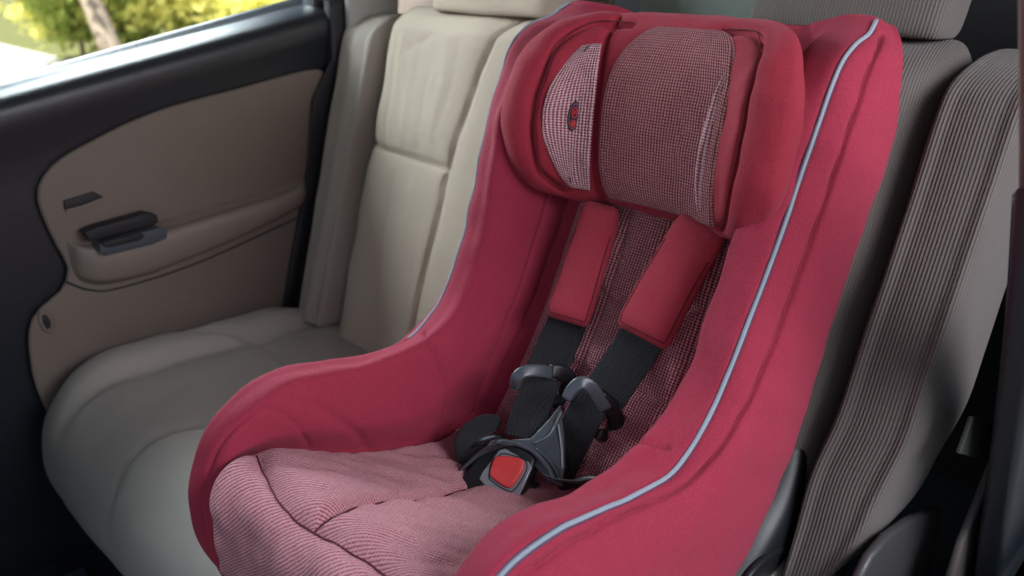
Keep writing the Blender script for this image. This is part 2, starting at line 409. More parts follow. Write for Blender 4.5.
g1 = [PZ(u, v, .035) for u, v in ((62, 374), (100, 357), (150, 349), (210, 346), (270, 342), (325, 334))]
g2 = [PZ(u, v, .045) for u, v in ((103, 455), (120, 446), (145, 438), (180, 431), (216, 425), (250, 419))]
g3 = [PZ(u, v, .045) for u, v in ((268, 343), (280, 358), (300, 376))]
g4 = [g2[1], PN(112, 480, (0, 1, 0), -.55), PN(118, 520, (0, 1, 0), -.56)]
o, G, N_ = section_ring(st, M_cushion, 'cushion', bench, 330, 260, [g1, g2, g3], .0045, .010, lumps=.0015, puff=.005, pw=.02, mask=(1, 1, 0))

# --- near seat: grey ribbed back behind the child seat
near = thing('rear_seat', (.3, .1, 0), 'dark grey ribbed rear seat back behind the red child seat', 'car seat')
seamN = on_back([(968, 64), (952, 100), (930, 170), (900, 250), (868, 340), (835, 430), (810, 490), (797, 535)], .01)
st = back_section(.0, .478, .03, .655, .12, lambda xn, z: .032+.006*(1-xn*xn))
section_ring(st, M_rib, 'backrest', near, 150, 220, lumps=.001, seed=3, rowuv=4)
def bol(xn, z): return .022+.006*(1-xn*xn)+.010*math.exp(-((z-.25)/.2)**2)
st = back_section(.482, .585, .045, .650, .14, bol, topround=.06, nst=9)
# lower end tapers to a point
for k in range(3):
    f = (.40, .80, .97)[k]
    cx = .49+(.035*f)
    st[k] = [(cx+(p[0]-.5335)*f, p[1]-.0*(1-f), p[2]) for p in st[k]]
section_ring(st, M_rib, 'side_bolster', near, 150, 110, lumps=.0008, seed=5, rowuv=.5)
o, _, _ = headrest('headrest', near, .20, .46, .657, M_rib)
for x in (.27, .39): tube('headrest_post', [(x, BEN(.63)+.05, .60), (x, BEN(.66)+.05, .70)], .006, M_bezel, near, nseg=12, n=4)

# --- far door
DX = -.73
door = thing('car_door', (DX, -.2, -.2), 'far rear car door with black upper trim, brown panel and armrest', 'car door')
def dpx(pts, x=DX): return [PX(u, v, x) for u, v in pts]
sill_a, sill_b = PX(0, 95, DX), PX(322, 8, DX)
def sill(y): return sill_a[2]+(sill_b[2]-sill_a[2])*(y-sill_a[1])/(sill_b[1]-sill_a[1])
# dark shell of the door: profile swept along y, rounded at the window sill
rows = []
for y in np.linspace(-1.75, .165, 50):
    zs = sill(max(y, -.75)) if y < 0.1 else sill(y)
    rows.append([(DX-.07, y, zs+.002), (DX-.045, y, zs+.004), (DX-.015, y, zs-.001), (DX+.006, y, zs-.014), (DX+.012, y, zs-.045), (DX, y, zs-.12), (DX-.004, y, .3), (DX-.01, y, .0), (DX-.012, y, -.43), (DX-.10, y, -.43), (DX-.10, y, .2), (DX-.10, y, zs-.02)])
section_ring(rows, M_doordark, 'door_shell', door, 80, 160, lumps=0)
insert = dpx([(36, 186), (52, 163), (84, 143), (150, 112), (235, 88), (318, 69), (319, 100), (312, 160), (304, 230), (300, 290), (290, 318), (285, 430), (150, 430), (62, 420), (36, 390), (27, 345), (30, 318), (42, 303), (58, 290), (66, 268), (52, 240), (38, 208)])
insert = [np.array(p) for p in insert]
bevel_prism('trim_panel', [p+np.array([.004-.002, 0, 0]) for p in smooth_poly(insert, 110)], (1, 0, 0), .012, M_door, door, bev=.006, seg=4)
# armrest: lofted bulge along y
ar = []
for (u0, v0, u1, v1, d) in ((62, 240, 75, 268, .006), (72, 243, 85, 276, .030), (90, 242, 110, 277, .045), (130, 232, 150, 268, .05), (165, 222, 190, 254, .05), (215, 207, 235, 236, .048), (262, 194, 275, 217, .045), (292, 183, 300, 204, .035), (303, 178, 308, 196, .008)):
    a = PX(u0, v0, DX+.014); b = PX(u1, v1, DX+.014)
    y = (a[1]+b[1])/2; zt, zb = a[2], b[2]; X0 = DX+.008
    ar.append([(X0, y, zt), (X0+d*.55, y, zt-.002), (X0+d*.92, y, zt-.008), (X0+d, y, (zt+zb)/2), (X0+d*.8, y, zb+.006), (X0+d*.4, y, zb-.004), (X0, y, zb-.008)])
section_ring(ar, M_arm, 'armrest', door, 90, 70)
lower = dpx([(66, 282), (90, 290), (120, 288), (200, 262), (304, 215)], DX+.016)
tube('trim_line', lower, .0018, M_rubber, door)
# inner handle recess + lever, switch plate
def dplate(name, pts, off, th, mat, bev=.002, par=door): return bevel_prism(name, dpx(pts, DX+off), (1, 0, 0), th, mat, par, bev=bev)
h = dplate('handle_recess', [(78, 229), (90, 224), (140, 210), (150, 212), (152, 219), (140, 224), (100, 234), (84, 237)], .022, .031, M_rubber)
sw = dplate('switch_plate', [(94, 241), (154, 224), (161, 227), (160, 235), (146, 241), (100, 252), (94, 249)], .040, .030, M_greypl)
dplate('window_switch', [(102, 242), (140, 232), (144, 235), (138, 240), (108, 247), (102, 246)], .068, .006, M_rubber, par=sw)
h2 = dplate('door_handle', [(62, 200), (92, 191), (102, 196), (94, 203), (68, 211), (63, 208)], .010, .008, M_rubber)
tube('handle_lever', dpx([(66, 211), (84, 206), (102, 199)], DX+.02), .0022, M_arm, h2)
tube('trim_scratch', dpx([(165, 304), (175, 299), (188, 297)], DX+.0145), .0008, M_arm, door)
b = dplate('latch_cup', [(38, 312), (46, 309), (53, 316), (55, 326), (50, 334), (42, 330), (37, 320)], .012, .006, M_door, bev=.002)
dplate('cup_hole', [(42, 315), (46, 314), (50, 320), (51, 327), (47, 329), (43, 323)], .0185, .002, M_rubber, bev=.0005, par=b)
# window frame and glass
tube('window_seal', [(DX-.048, -1.1, sill(-.75)+.002), (DX-.048, -.47, sill(-.47)+.002), (DX-.048, .10, sill(.10)+.002), (DX-.048, .15, sill(.13)+.003)], .004, M_rubber, door)
gl = NT('window glass')
tr = gl.n('ShaderNodeBsdfTransparent'); tr.inputs[0].default_value = (.93, .96, .95, 1); gs = gl.n('ShaderNodeBsdfGlossy'); gs.inputs['Roughness'].default_value = .02
fr = gl.n('ShaderNodeFresnel'); fr.inputs[0].default_value = 1.25; ms = gl.n('ShaderNodeMixShader')
gl.l(fr.outputs[0], ms.inputs[0]); gl.l(tr.outputs[0], ms.inputs[1]); gl.l(gs.outputs[0], ms.inputs[2]); gl.l(ms.outputs[0], gl.t.nodes['Material Output'].inputs[0])
mesh_obj('window_pane', [(DX-.04, -1.12, .40), (DX-.04, .13, .40), (DX-.04, .16, 1.0), (DX-.04, -1.12, 1.0), (DX-.044, -1.12, .40), (DX-.044, .13, .40), (DX-.044, .16, 1.0), (DX-.044, -1.12, 1.0)],
         [(0, 1, 2, 3), (7, 6, 5, 4), (0, 4, 5, 1), (1, 5, 6, 2), (2, 6, 7, 3), (3, 7, 4, 0)], gl.m, door, smooth=False)
# frame upright at the rear of the window
bevel_prism('window_frame', [(DX-.02, y, z) for y, z in ((.135, .60), (.215, .60), (.235, 1.0), (.150, 1.0))], (-1, 0, 0), .05, M_doordark, door, bev=.006)

# --- far body pillar, seals
pil = thing('body_pillar', (-.72, .2, 0), 'dark body pillar with grey upper trim between far door and beige seat', 'pillar')
bevel_prism('door_seal', dpx([(322, 0), (346, 0), (362, 40), (340, 120), (318, 230), (300, 330), (270, 345), (286, 250), (306, 140), (325, 66)], DX-.006), (1, 0, 0), .030, M_rubber, pil, bev=.008)
bevel_prism('pillar_trim', [PX(u, v, -.70) for u, v in ((341, -60), (396, -60), (392, 60), (352, 90), (345, 30))], (1, 0, 0), .02, M_pillar, pil, bev=.006)
bevel_prism('lower_trim', [PX(u, v, -.705) for u, v in ((312, 100), (330, 60), (346, 60), (330, 250), (312, 330), (286, 330), (292, 280), (305, 190))], (1, 0, 0), .004, M_rubber, pil, bev=.0015)

# --- rear of cabin: dark parcel shelf, strip of rear screen and far quarter trim
shelf = thing('parcel_shelf', (0, .6, .5), 'dark parcel shelf behind the rear seats', 'shelf')
bevel_prism('shelf_board', [(-.8, .36, .52), (.9, .36, .52), (.9, 1.1, .56), (-.8, 1.1, .56)], (0, 0, 1), .02, M_rubber, shelf, bev=.004)
bevel_prism('back_trim', [(-1.05, .42, .5), (-.20, .42, .5), (-.20, .42, .86), (-1.05, .42, .86)], (0, 1, 0), .02, plain('brown rear trim', (.16, .12, .085), .7), shelf, bev=.01)
bevel_prism('screen_blind', [(-.12, .40, .5), (.17, .40, .5), (.17, .40, .76), (-.12, .40, .76)], (0, 1, 0), .02, plain('grey green rear trim', (.20, .24, .21), .7), shelf, bev=.01)
bevel_prism('shelf_wall', [(-.9, 1.1, -.45), (.9, 1.1, -.45), (.9, 1.1, 1.05), (-.9, 1.1, 1.05)], (0, 1, 0), .03, M_rubber, shelf, bev=.004)

# --- near side: door opening trim at the right edge
np_ = thing('door_frame', (.66, 0, 0), 'black and brown frame of the near door opening beside the grey seat', 'door frame')
def ext(P, z):                         # carry the post on up to the roof in its own direction
    for a, b in ((0, 3), (1, 2)):
        d = P[a]-P[b]; P[a] = P[b]+d*(z-P[b][2])/d[2]
    return P
bevel_prism('pillar_trim', ext([PX(u, v, .64) for u, v in ((1016, -60), (1034, -60), (1034, 195), (1017, 192))], 1.05), (1, 0, 0), .02, M_brownpillar, np_, bev=.004)
fe = [PX(u, v, .645) for u, v in ((1012, 186), (1034, 190), (1034, 600), (973, 600), (974, 560), (985, 470), (996, 380), (1006, 280))]
fe[2] = fe[2]+np.array([0, .16, -.42]); fe[3] = fe[3]+np.array([0, .16, -.42])
bevel_prism('frame_edge', fe, (1, 0, 0), .03, M_doordark, np_, bev=.008)
tube('door_seal', [PX(u, v, .640) for u, v in ((1020, 196), (1014, 290), (1006, 390), (997, 480), (988, 576), (984, 640))], .006, plain('blue black rubber', (.03, .035, .055), .5), np_)
bevel_prism('sill_trim', [PX(u, v, .625) for u, v in ((988, 460), (972, 500), (955, 540), (940, 590), (935, 640), (1010, 640), (1010, 450))], (1, 0, 0), .01, plain('brown grey sill trim', (.07, .058, .055), .6), np_, bev=.004)
bevel_prism('body_patch', [PX(u, v, .62) for u, v in ((968, 415), (996, 422), (992, 462), (955, 452))], (1, 0, 0), .006, plain('grey green body metal', (.022, .026, .021), .6), np_, bev=.002)
bevel_prism('seat_side_trim', [PX(u, v, .57) for u, v in ((933, 505), (920, 508), (903, 515), (880, 531), (862, 552), (848, 580), (838, 640), (905, 640), (918, 590), (929, 540))], (1, 0, 0), .012, plain('grey vinyl side trim', (.045, .044, .046), .45, bump=.0003), np_, bev=.005)
bevel_prism('body_side', [(.70, -.6, -.6), (.70, 1.1, -.6), (.70, 1.1, .80), (.70, .30, .72), (.70, .22, .1), (.70, -.6, -.02)], (1, 0, 0), .03, M_rubber, np_, bev=.003)

fs = thing('unseen_front_seat', (-.38, -1.0, -.38), 'unseen dark cloth front seat back, added to shade the far door and footwell', 'car seat')  # out of view, added to hold windscreen light off door and footwell
st = []
for z, hw, t_ in ((-.25, .20, .05), (-.22, .235, .07), (-.05, .25, .075), (.2, .25, .07), (.42, .235, .06), (.52, .20, .05), (.56, .13, .03), (.57, .02, .008)):
    y = -1.02-.18*(z+.2)
    st.append([(-.40+hw*a, y+t_*b, z) for a, b in ((-.9, 1), (-.4, 1.1), (.4, 1.1), (.9, 1), (1, .3), (1, -.4), (.8, -1), (0, -1.1), (-.8, -1), (-1, -.4), (-1, .3))])
section_ring(st, M_blackcloth, 'backrest', fs, 70, 90)
# --- floor, roof and front seat back
mesh_obj('cabin_floor', [(-.85, -2.0, -.38), (.8, -2.0, -.38), (.8, 1.2, -.38), (-.85, 1.2, -.38), (-.85, -2.0, -.44), (.8, -2.0, -.44), (.8, 1.2, -.44), (-.85, 1.2, -.44)],
         [(0, 1, 2, 3), (7, 6, 5, 4), (0, 4, 5, 1), (1, 5, 6, 2), (2, 6, 7, 3), (3, 7, 4, 0)], M_carpet, smooth=False)['kind'] = 'structure'
roof = mesh_obj('sun_block_roof', [(-.9, -1.9, 1.06), (1.06, -1.9, 1.06), (1.06, 1.2, 1.06), (-.9, 1.2, 1.06), (-.9, -1.9, 1.1), (1.06, -1.9, 1.1), (1.06, 1.2, 1.1), (-.9, 1.2, 1.1)],  # unseen roof added to block the sun, stretched past the near side
         [(0, 1, 2, 3), (7, 6, 5, 4), (0, 4, 5, 1), (1, 5, 6, 2), (2, 6, 7, 3), (3, 7, 4, 0)], plain('headliner cloth', (.24, .225, .205), .9), smooth=False)  # darker than a pale headliner, to cut bounced light
roof['kind'] = 'structure'
tag(mesh_obj('door_sill', *(lambda a, b: ([(-.66, a, -.36), (-.60, a, -.36), (-.60, b, -.36), (-.66, b, -.36), (-.66, a, -.39), (-.60, a, -.39), (-.60, b, -.39), (-.66, b, -.39)], [(0, 1, 2, 3), (7, 6, 5, 4), (0, 4, 5, 1), (1, 5, 6, 2), (2, 6, 7, 3), (3, 7, 4, 0)]))(-1.6, -.5), plain('sill plate', (.05, .06, .08), .4), smooth=False), 'dark door sill strip on the footwell floor below the far door', 'door sill')

# =================================================================== CHILD SEAT
XC = .2325
cs = thing('child_seat', (XC, -.1, .02), 'red padded child car seat with grey piping and knitted pink cushion', 'child seat')
# stations down the back, round the bend and along the arms.  each: wall-foot x, (y,z); inner crest; pipe; seam; silhouette; back corner
T = [ # K1x  K1(y,z)        K3x  K3(y,z)        K4(y,z)          K5(y,z)          K6(y,z)         K8(y,z)
 (.120, (.095, .650), .155, (.072, .676), (.060, .682), (.075, .674), (.085, .670), (.150, .645)),
 (.122, (.070, .620), .160, (.016, .645), (.000, .648), (.036, .648), (.062, .625), (.165, .600)),
 (.125, (.045, .555), .164, (-.052, .572), (-.040, .575), (-.005, .565), (.056, .560), (.150, .520)),
 (.125, (.012, .465), .165, (-.088, .475), (-.082, .478), (-.042, .475), (.026, .480), (.120, .430)),
 (.125, (-.030, .370), .165, (-.128, .390), (-.132, .385), (-.082, .385), (-.013, .390), (.085, .330)),
 (.128, (-.068, .285), .166, (-.166, .318), (-.178, .310), (-.132, .315), (-.046, .300), (.055, .240)),
 (.138, (-.125, .195), .166, (-.232, .278), (-.236, .266), (-.182, .265), (-.088, .200), (.010, .130)),
 (.152, (-.200, .115), .167, (-.300, .262), (-.296, .266), (-.236, .225), (-.150, .135), (-.060, .060)),
 (.163, (-.300, .125), .168, (-.362, .266), (-.360, .275), (-.310, .210), (-.240, .090), (-.190, .030)),
 (.166, (-.400, .160), .168, (-.428, .276), (-.425, .281), (-.390, .210), (-.345, .060), (-.320, .020)),
 (.168, (-.470, .194), .170, (-.482, .262), (-.483, .268), (-.455, .200), (-.425, .040), (-.410, .005)),
 (.166, (-.519, .198), .176, (-.522, .225), (-.524, .232), (-.495, .170), (-.470, .030), (-.460, -.015)),
 (.163, (-.526, .140), .182, (-.543, .160), (-.546, .163), (-.515, .125), (-.490, .015), (-.480, -.030)),
 (.158, (-.520, .070), .180, (-.536, .092), (-.538, .092), (-.515, .070), (-.495, -.01), (-.480, -.045)),
 (.150, (-.505, .010), .172, (-.508, .030), (-.508, .030), (-.500, .005), (-.480, -.045), (-.460, -.060)),
]
XP = .2125
def half(k, side):
    k1x, K1, k3x, K3, K4, K5, K6, K8 = T[k]
    dy = (0, -.038, -.042, -.030, -.006)[k] if (side < 0 and k < 5) else 0
    K1, K3, K4, K5, K6, K8 = map(np.array, (K1, K3, K4, K5, K6, K8)); D = np.array([dy, 0])
    mid = K1*.5+K3*.5; xs = (.024, .004, 0)[k] if k < 3 else 0
    fw = K4-K5; fw = fw/(np.linalg.norm(fw)+1e-6)*.004
    pts = [(k1x, K1), (k1x*.45+k3x*.55-.004, mid+D*.4), (k3x, K3+D), ((k3x+XP)/2, (K3+K4)/2+fw*1.6+D), (XP, K4+D), (XP+.026-xs*.7, K5+(K4-K5)*.25+D*.8), (.2475-xs, K5*.75+K6*.25+D*.4), (.2520-xs, K6), (.225-xs*1.3, K6*.6+K8*.4), (.13, K8)]
    return [(XC+side*x, p[0], p[1]) for x, p in pts]
def center(k):
    k1x, K1 = T[k][:2]; K8 = T[k][-1]
    return (XC, K1[0]+.006, K1[1]), (XC, K8[0], K8[1])
rings = []
for k in range(len(T)):
    c0, c9 = center(k); R_ = half(k, 1); L_ = half(k, -1)
    rings.append([c0]+R_+[c9]+L_[::-1])
rings = np.array(rings)
def collapse(r, f, push):
    c = r.copy(); m = np.array([XC, r[:, 1].mean(), r[:, 2].mean()])
    c = m+(r-m)*np.array([1-(1-f)*.16, f, f]); return c+np.array(push)
top = rings[0]
allr = np.concatenate([[collapse(top, .02, (0, .012, .004))], [collapse(top, .55, (0, .006, .008))], [collapse(top, .88, (0, .001, .005))], rings, [collapse(rings[-1], .5, (0, .02, -.015))], [collapse(rings[-1], .05, (0, .03, -.015))]])
NV, NU = 420, 560
A = allr; B = hermite(A, np.linspace(0, len(A)-1, NV)); m = A.shape[1]
C = cr(np.swapaxes(B, 0, 1), np.linspace(0, m, NU+1)[:-1], True); CG = np.swapaxes(C, 0, 1)
CN = normals(CG, True)
if ((CG-CG.mean(1, keepdims=True))*CN).sum() < 0: CN = -CN
def cov(sta, k, side=1, off=0.):       # point of the cover: station value (0 = top), control index (0..10) in half ring
    j = (sta+3)/(len(A)-1)*(NV-1); ci = k if side > 0 else m-k
    i = (ci/m*NU) % NU
    j0 = int(np.clip(round(j), 0, NV-1)); i0 = int(round(i)) % NU
    return CG[j0, i0]+CN[j0, i0]*off
def covline(L, side=1, off=0.): 
    L = resample(np.array([(a, b, 0) for a, b in L], float), 40); return [cov(a, b, side, off) for a, b, _ in L]
S_in = [(0.3, 1.9), (2, 1.8), (4, 1.8), (5.2, 1.75), (6.3, 1.3), (7.2, .9)]
S_in2 = [(1.0, 1.25), (3, 1.2), (5, 1.25), (6.5, 1.05)]
S_bend = [(5.75, 4.2), (6.1, 3), (6.6, 2), (7.2, 1.2)]
S_arm = [(9.1, 1.5), (9.3, 2.2), (9.9, 2.9), (10.9, 3.2), (12, 3.2), (13, 3.1)]
S_armq = [(8.2, 1.1), (8.3, 1.8), (8.8, 2.5)]
S_out = [(.35, 5.6), (.7, 5.78), (1.5, 5.8), (3.5, 5.8), (5, 5.8), (6.2, 5.6), (7.5, 5.3), (9, 5.3), (11, 5.2)]
glines = []
for sd_ in (1, -1):
    for L in (S_in, S_in2, S_bend, S_arm, S_out): glines.append((covline(L, sd_), .0028, .0046 if L is S_out else .0030 if L is not S_arm else .0016))
    glines.append((covline(S_armq, sd_), .006, .0022))
    glines.append((covline([(.3, 5.0), (1, 5), (3, 5), (5, 5), (6, 5), (7, 5), (9, 5), (11, 5), (13, 5)], sd_), .0035, .0022))
CG0 = CG.copy()
Pf = CG.reshape(-1, 3); off = np.zeros(len(Pf))
for L, wd, dp in glines:
    dd = seg_dist(Pf, np.array(L)); off -= dp*np.exp(-(dd/wd)**2); off -= .0015*np.exp(-dd/.014)
off += lump(CG, .0011, .09, 11).ravel()
CG = (Pf+CN.reshape(-1, 3)*off[:, None]).reshape(CG.shape)
F = grid_faces(NV, NU, True); F += [tuple(range(NU)), tuple(range((NV-1)*NU, NV*NU))]
cover = mesh_obj('padded_cover', CG.reshape(-1, 3), F, M_red, cs, uv=grid_uv(CG))
for sd_ in (1, -1):
    L = covline([(.05, 4.97), (.3, 5), (1, 5), (2, 5), (4, 5), (5, 5), (6, 5)]+([] if sd_ < 0 else [(7, 5), (8, 5), (9, 5), (10, 5), (11, 5), (12, 5), (13.5, 5)]), sd_, .0018)
    tube('piping', L, .0023, M_pipe, cs, n=150, nseg=12)
    e = covline([(.05, 5.06), (.3, 5.085), (1, 5.085), (2, 5.085), (4, 5.085), (5, 5.085), (6, 5.08)]+([] if sd_ < 0 else [(7, 5.08), (8, 5.08), (9, 5.08), (10, 5.08), (11, 5.08), (12, 5.08), (13.5, 5.08)]), sd_, .0003)
    tube('piping_edge', e, .0013, M_pipeedge, cs, n=150, nseg=8)
    e2 = covline([(a, 10-b if 0 else 5-(b-5)*1.05) for a, b in [(.05, 5.06), (1, 5.08), (3, 5.08), (5, 5.08), (6, 5.08)]+([] if sd_ < 0 else [(8, 5.08), (10, 5.08), (13.5, 5.08)])], sd_, .0003)
    tube('piping_edge', e2, .0011, M_pipeedge, cs, n=150, nseg=8)
    for L in (S_in, S_in2, S_bend, S_out):
        tube('stitching', covline(L, sd_, -.0001), .0006, M_thread, cs, n=60, nseg=6)

def patch(name, fn, t0, t1, lim, mat, parent, nt_=120, ns=120, puff=.006, edge=.012, quilt=(), qd=.006, qw=.006, qp=.02, lum=.0008, uvs=None, sink=.004, seed=2, back=.006):
    """pad lying on surface fn(a, t) -> point; rows t, columns between lim(t) = (aL, aR)"""
    t = np.linspace(t0, t1, nt_); s = np.linspace(0, 1, ns)
    G = np.array([[fn(l+(r-l)*q, tt) for q in s] for tt, (l, r) in ((tt, lim(tt)) for tt in t)])
    Nn = normals(G)
    if (Nn.reshape(-1, 3)@np.array([.3, -.8, .5])).sum() < 0: Nn = -Nn
    rim = np.concatenate([G[0], G[-1], G[:, 0], G[:, -1]]); P = G.reshape(-1, 3)
    B = np.concatenate([G[0], G[1:-1, -1], G[-1, ::-1], G[1:-1, 0][::-1], G[:1, 0]])
    d = seg_dist(P, B[::2] if len(B) > 200 else B)
    e = np.clip(d/edge, 0, 1); h = -sink+(puff+sink)*np.sqrt(1-(1-e)**2)
    h += lump(G, lum, .05, seed).ravel()*e
    if len(quilt):
        q = np.min([seg_dist(P, np.array(L)) for L in quilt], axis=0); h -= e*(qd*np.exp(-(q/qw)**1.5)+qd*.7*np.exp(-q/qp))
    Gt = (P+Nn.reshape(-1, 3)*h[:, None]).reshape(G.shape)
    uv = grid_uv(G)
    o = mesh_obj(name, Gt.reshape(-1, 3), grid_faces(nt_, ns), mat, parent, uv=uv)
    return o, G, Nn, Gt
# inner surface of shell as function of (x offset, station)
kb = np.array([[XC, t[1][0], t[1][1]] for t in T]); 
def inner(a, t):                       # a: x offset from centre
    p = cr(kb, [min(max(t, 0), len(T)-1)])[0]
    wgt = np.clip(1-t/7, 0, 1)
    return np.array([XC+a, p[1]+.006*(1-(a/.13)**2)*1., p[2]])
# --- back pad
def bl(t):
    f = (t-1)/(6.6-1); wdt = .118+.006*f; return (-wdt, wdt)
q1 = [inner(a, 3.1+.2*math.cos(a*20)) for a in np.linspace(-.115, .115, 20)]
q2 = [inner(a, 4.35+.15*math.cos(a*22)) for a in np.linspace(-.11, .11, 20)]
q3 = [inner(a, 5.5) for a in np.linspace(-.11, .11, 20)]
q4 = [inner(.035+.01*math.sin(t), t) for t in np.linspace(3.2, 6.5, 20)]; q5 = [inner(-.035-.01*math.sin(t), t) for t in np.linspace(3.2, 6.5, 20)]
patch('back_pad', inner, 1.0, 6.75, bl, M_knit_back, cs, 170, 130, puff=.020, edge=.022, quilt=(q2, q3, q4, q5), qd=.005, qw=.005)
# --- seat pad: from the crotch over the front edge
def sl(t):
    f = .164+.002*min(t-7, 3)-.008*max(0, min(2, t-10.2)); return (-f, f)
sq = []
def spt(px, z=None):                   # locate pixel on the seat pad surface
    best = None
    for t in np.linspace(6.9, 12.5, 160):
        p = inner(0, t); n = p[1:]; pt = PY(px[0], px[1], p[1])
        e = abs(pt[2]-p[2]-.014)
        if best is None or e < best[0]: best = (e, pt)
    return best[1]-np.array([0, 0, .014])
def pl(L): return [spt(p) for p in L]
sq1 = pl([(254, 459), (262, 474), (275, 492), (290, 508), (310, 524), (330, 537), (352, 553), (372, 566), (385, 576), (400, 588)])
sq2 = pl([(318, 528), (335, 519), (352, 511), (375, 507), (400, 505), (425, 502), (450, 496), (470, 492)])
sq3 = pl([(440, 503), (455, 520), (470, 535), (485, 550)])
sq4 = pl([(352, 462), (362, 480), (372, 494), (384, 507)])
_o, _G, _N, _Gt = patch('seat_pad', inner, 6.75, 12.6, sl, M_knit_seat, cs, 230, 210, puff=.028, edge=.024, quilt=(sq1, sq2), qd=.008, qw=.007, qp=.022, lum=.0022, seed=9)
for L in (sq1, sq2):
    Q = []
    for p in resample(np.array(L), 46):
        k = np.argmin(((_G.reshape(-1, 3)-p)**2).sum(1)); Q.append(_Gt.reshape(-1, 3)[k])
    Q = np.array(Q)+np.array([0, 0, .0010]); Q[1:-1] = (Q[:-2]+Q[1:-1]*2+Q[2:])/4
    tube('quilt_seam', Q, .0010, M_thread, _o, nseg=6, n=90)

# --- black plastic base under the seat
st = []
for y, zt, zb, hw in ((.075, .20, .10, .10), (.065, .23, .05, .17), (.03, .20, .02, .222), (-.05, .12, .015, .232), (-.16, .085, .012, .232), (-.30, .06, .012, .225), (-.42, .05, .014, .20), (-.47, .045, .02, .14)):
    st.append([(XC-hw*.7, y, zt+.01), (XC, y, zt+.01), (XC+hw*.7, y, zt+.01), (XC+hw, y, zt-.01), (XC+hw+.012, y, (zt+zb)/2), (XC+hw, y, zb+.01), (XC+hw*.8, y, zb), (XC, y, zb), (XC-hw*.8, y, zb), (XC-hw, y, zb+.01), (XC-hw-.012, y, (zt+zb)/2), (XC-hw, y, zt-.01)])
sbase, _, _ = section_ring(st, M_blackpl, 'seat_base', cs, 70, 120)
tube('base_edge', [PX(738, 590, XC+.243), PX(752, 570, XC+.243), PX(768, 556, XC+.243), PX(790, 547, XC+.243)], .0045, M_blackpl, sbase, flat=.5)
# --- head cushion: padded U of stretch cloth with knit panels
hc_path = np.array([(-.166, -.112), (-.150, -.070), (-.114, -.022), (-.05, .002), (.01, .006), (.07, .002), (.132, -.022), (.174, -.066), (.196, -.098)])
hp = resample(np.c_[hc_path, np.zeros(9)], 400)[:, :2]
HZ = .560
def hframe(a):                         # a in -1..1
    i = (a+1)/2*399; i0 = int(np.clip(i, 1, 397)); f = i-i0
    p = hp[i0]*(1-f)+hp[min(i0+1, 399)]*f; tg = hp[min(i0+3, 399)]-hp[max(i0-3, 0)]; tg /= np.linalg.norm(tg)
    return p, np.array([tg[1], -tg[0]])     # normal towards the child
def hh(a):                             # half height
    e = np.clip((abs(a)-.42)/.58, 0, 1); return .116*max(0, 1-e**2.5)**.5+.002
def hsurf(a, v, inset=0.):             # front face point; v in -1..1 vertical
    p, n = hframe(a); tk = .042; H = hh(a)
    zc = HZ
    z = zc+v*H; sl_ = .15*(z-HZ)
    b = tk*max(0, 1-abs(v)**2.6)**(1/2.6)
    e = np.clip((abs(a)-.72)/.28, 0, 1); b *= math.sqrt(max(0, 1-e**3))
    b += .010*math.cos(min(abs(a)/.45, 1)*math.pi/2)*(1-v*v)
    q = p+n*b
    return np.array([XC+.005+q[0], q[1]+sl_-.004, z])
rings = []
nA, nR = 220, 96
for i in range(nA):
    a = -1+2*i/(nA-1); a = math.copysign(1-(1-abs(a))**1.25, a)
    p, n = hframe(a); H = hh(a); e = np.clip((abs(a)-.72)/.28, 0, 1); tf = math.sqrt(max(0, 1-e**3))*.98+.02
    ring = []
    for k in range(nR):
        q = 2*math.pi*k/nR; c, s_ = math.cos(q), math.sin(q)
        vz = math.copysign(abs(s_)**(2/2.6), s_); bb = math.copysign(abs(c)**(2/2.6), c)*(.042 if c > 0 else .028+.024*math.cos(min(abs(a)/.6, 1)*math.pi/2))*tf
        if c > 0: bb += .010*math.cos(min(abs(a)/.45, 1)*math.pi/2)*(1-vz*vz)
        z = HZ+vz*H
        qq = p+n*bb; ring.append((XC+.005+qq[0], qq[1]+.15*(z-HZ)-.004, z))
    rings.append(ring)
HG = np.array(rings); HN = normals(HG, True)
if ((HG-HG.mean(1, keepdims=True))*HN).sum() < 0: HN = -HN
def hl(L, off=0): 
    L = resample(np.array([(a, v, 0) for a, v in L], float), 50); return [hsurf(a, v) for a, v, _ in L]
foldL, foldR = -.425, .475
fo = lambda v: -.43+.045*(1-v)
hseams = []
# outer rolled rim of both wings
for sg in (-1, 1):
    L = [(foldL*-sg*1.0, .93) if 0 else (sg*.30, .90), (sg*.6, .90), (sg*.80, .78), (sg*.89, .4), (sg*.905, 0), (sg*.89, -.4), (sg*.80, -.75), (sg*.6, -.90)]
    hseams.append(hl(L))
hseams.append(hl([(fo(.99)+.02, .99), (fo(.75)-.015, .75), (fo(.3)-.03, .3), (fo(-.3)-.02, -.3), (fo(-.75)+.01, -.75), (fo(-.96)+.04, -.96)]))
HP = HG.reshape(-1, 3); off = np.zeros(len(HP))
for L in hseams:
    dd = seg_dist(HP, np.array(L)); off -= .007*np.exp(-(dd/.004)**2)+.006*np.exp(-dd/.010)
off += lump(HG, .0010, .06, 5).ravel()
HG2 = (HP+HN.reshape(-1, 3)*off[:, None]).reshape(HG.shape)
F = grid_faces(nA, nR, True); F += [tuple(range(nR)), tuple(range((nA-1)*nR, nA*nR))]
head = mesh_obj('head_cushion', HG2.reshape(-1, 3), F, M_redpad, cs, uv=grid_uv(HG))
for L in hseams[:2]: tube('stitching', [p+np.array([0, .0062, 0]) for p in L], .0008, M_thread, head, n=70, nseg=6)
hfn = lambda a, t: hsurf(a, t)
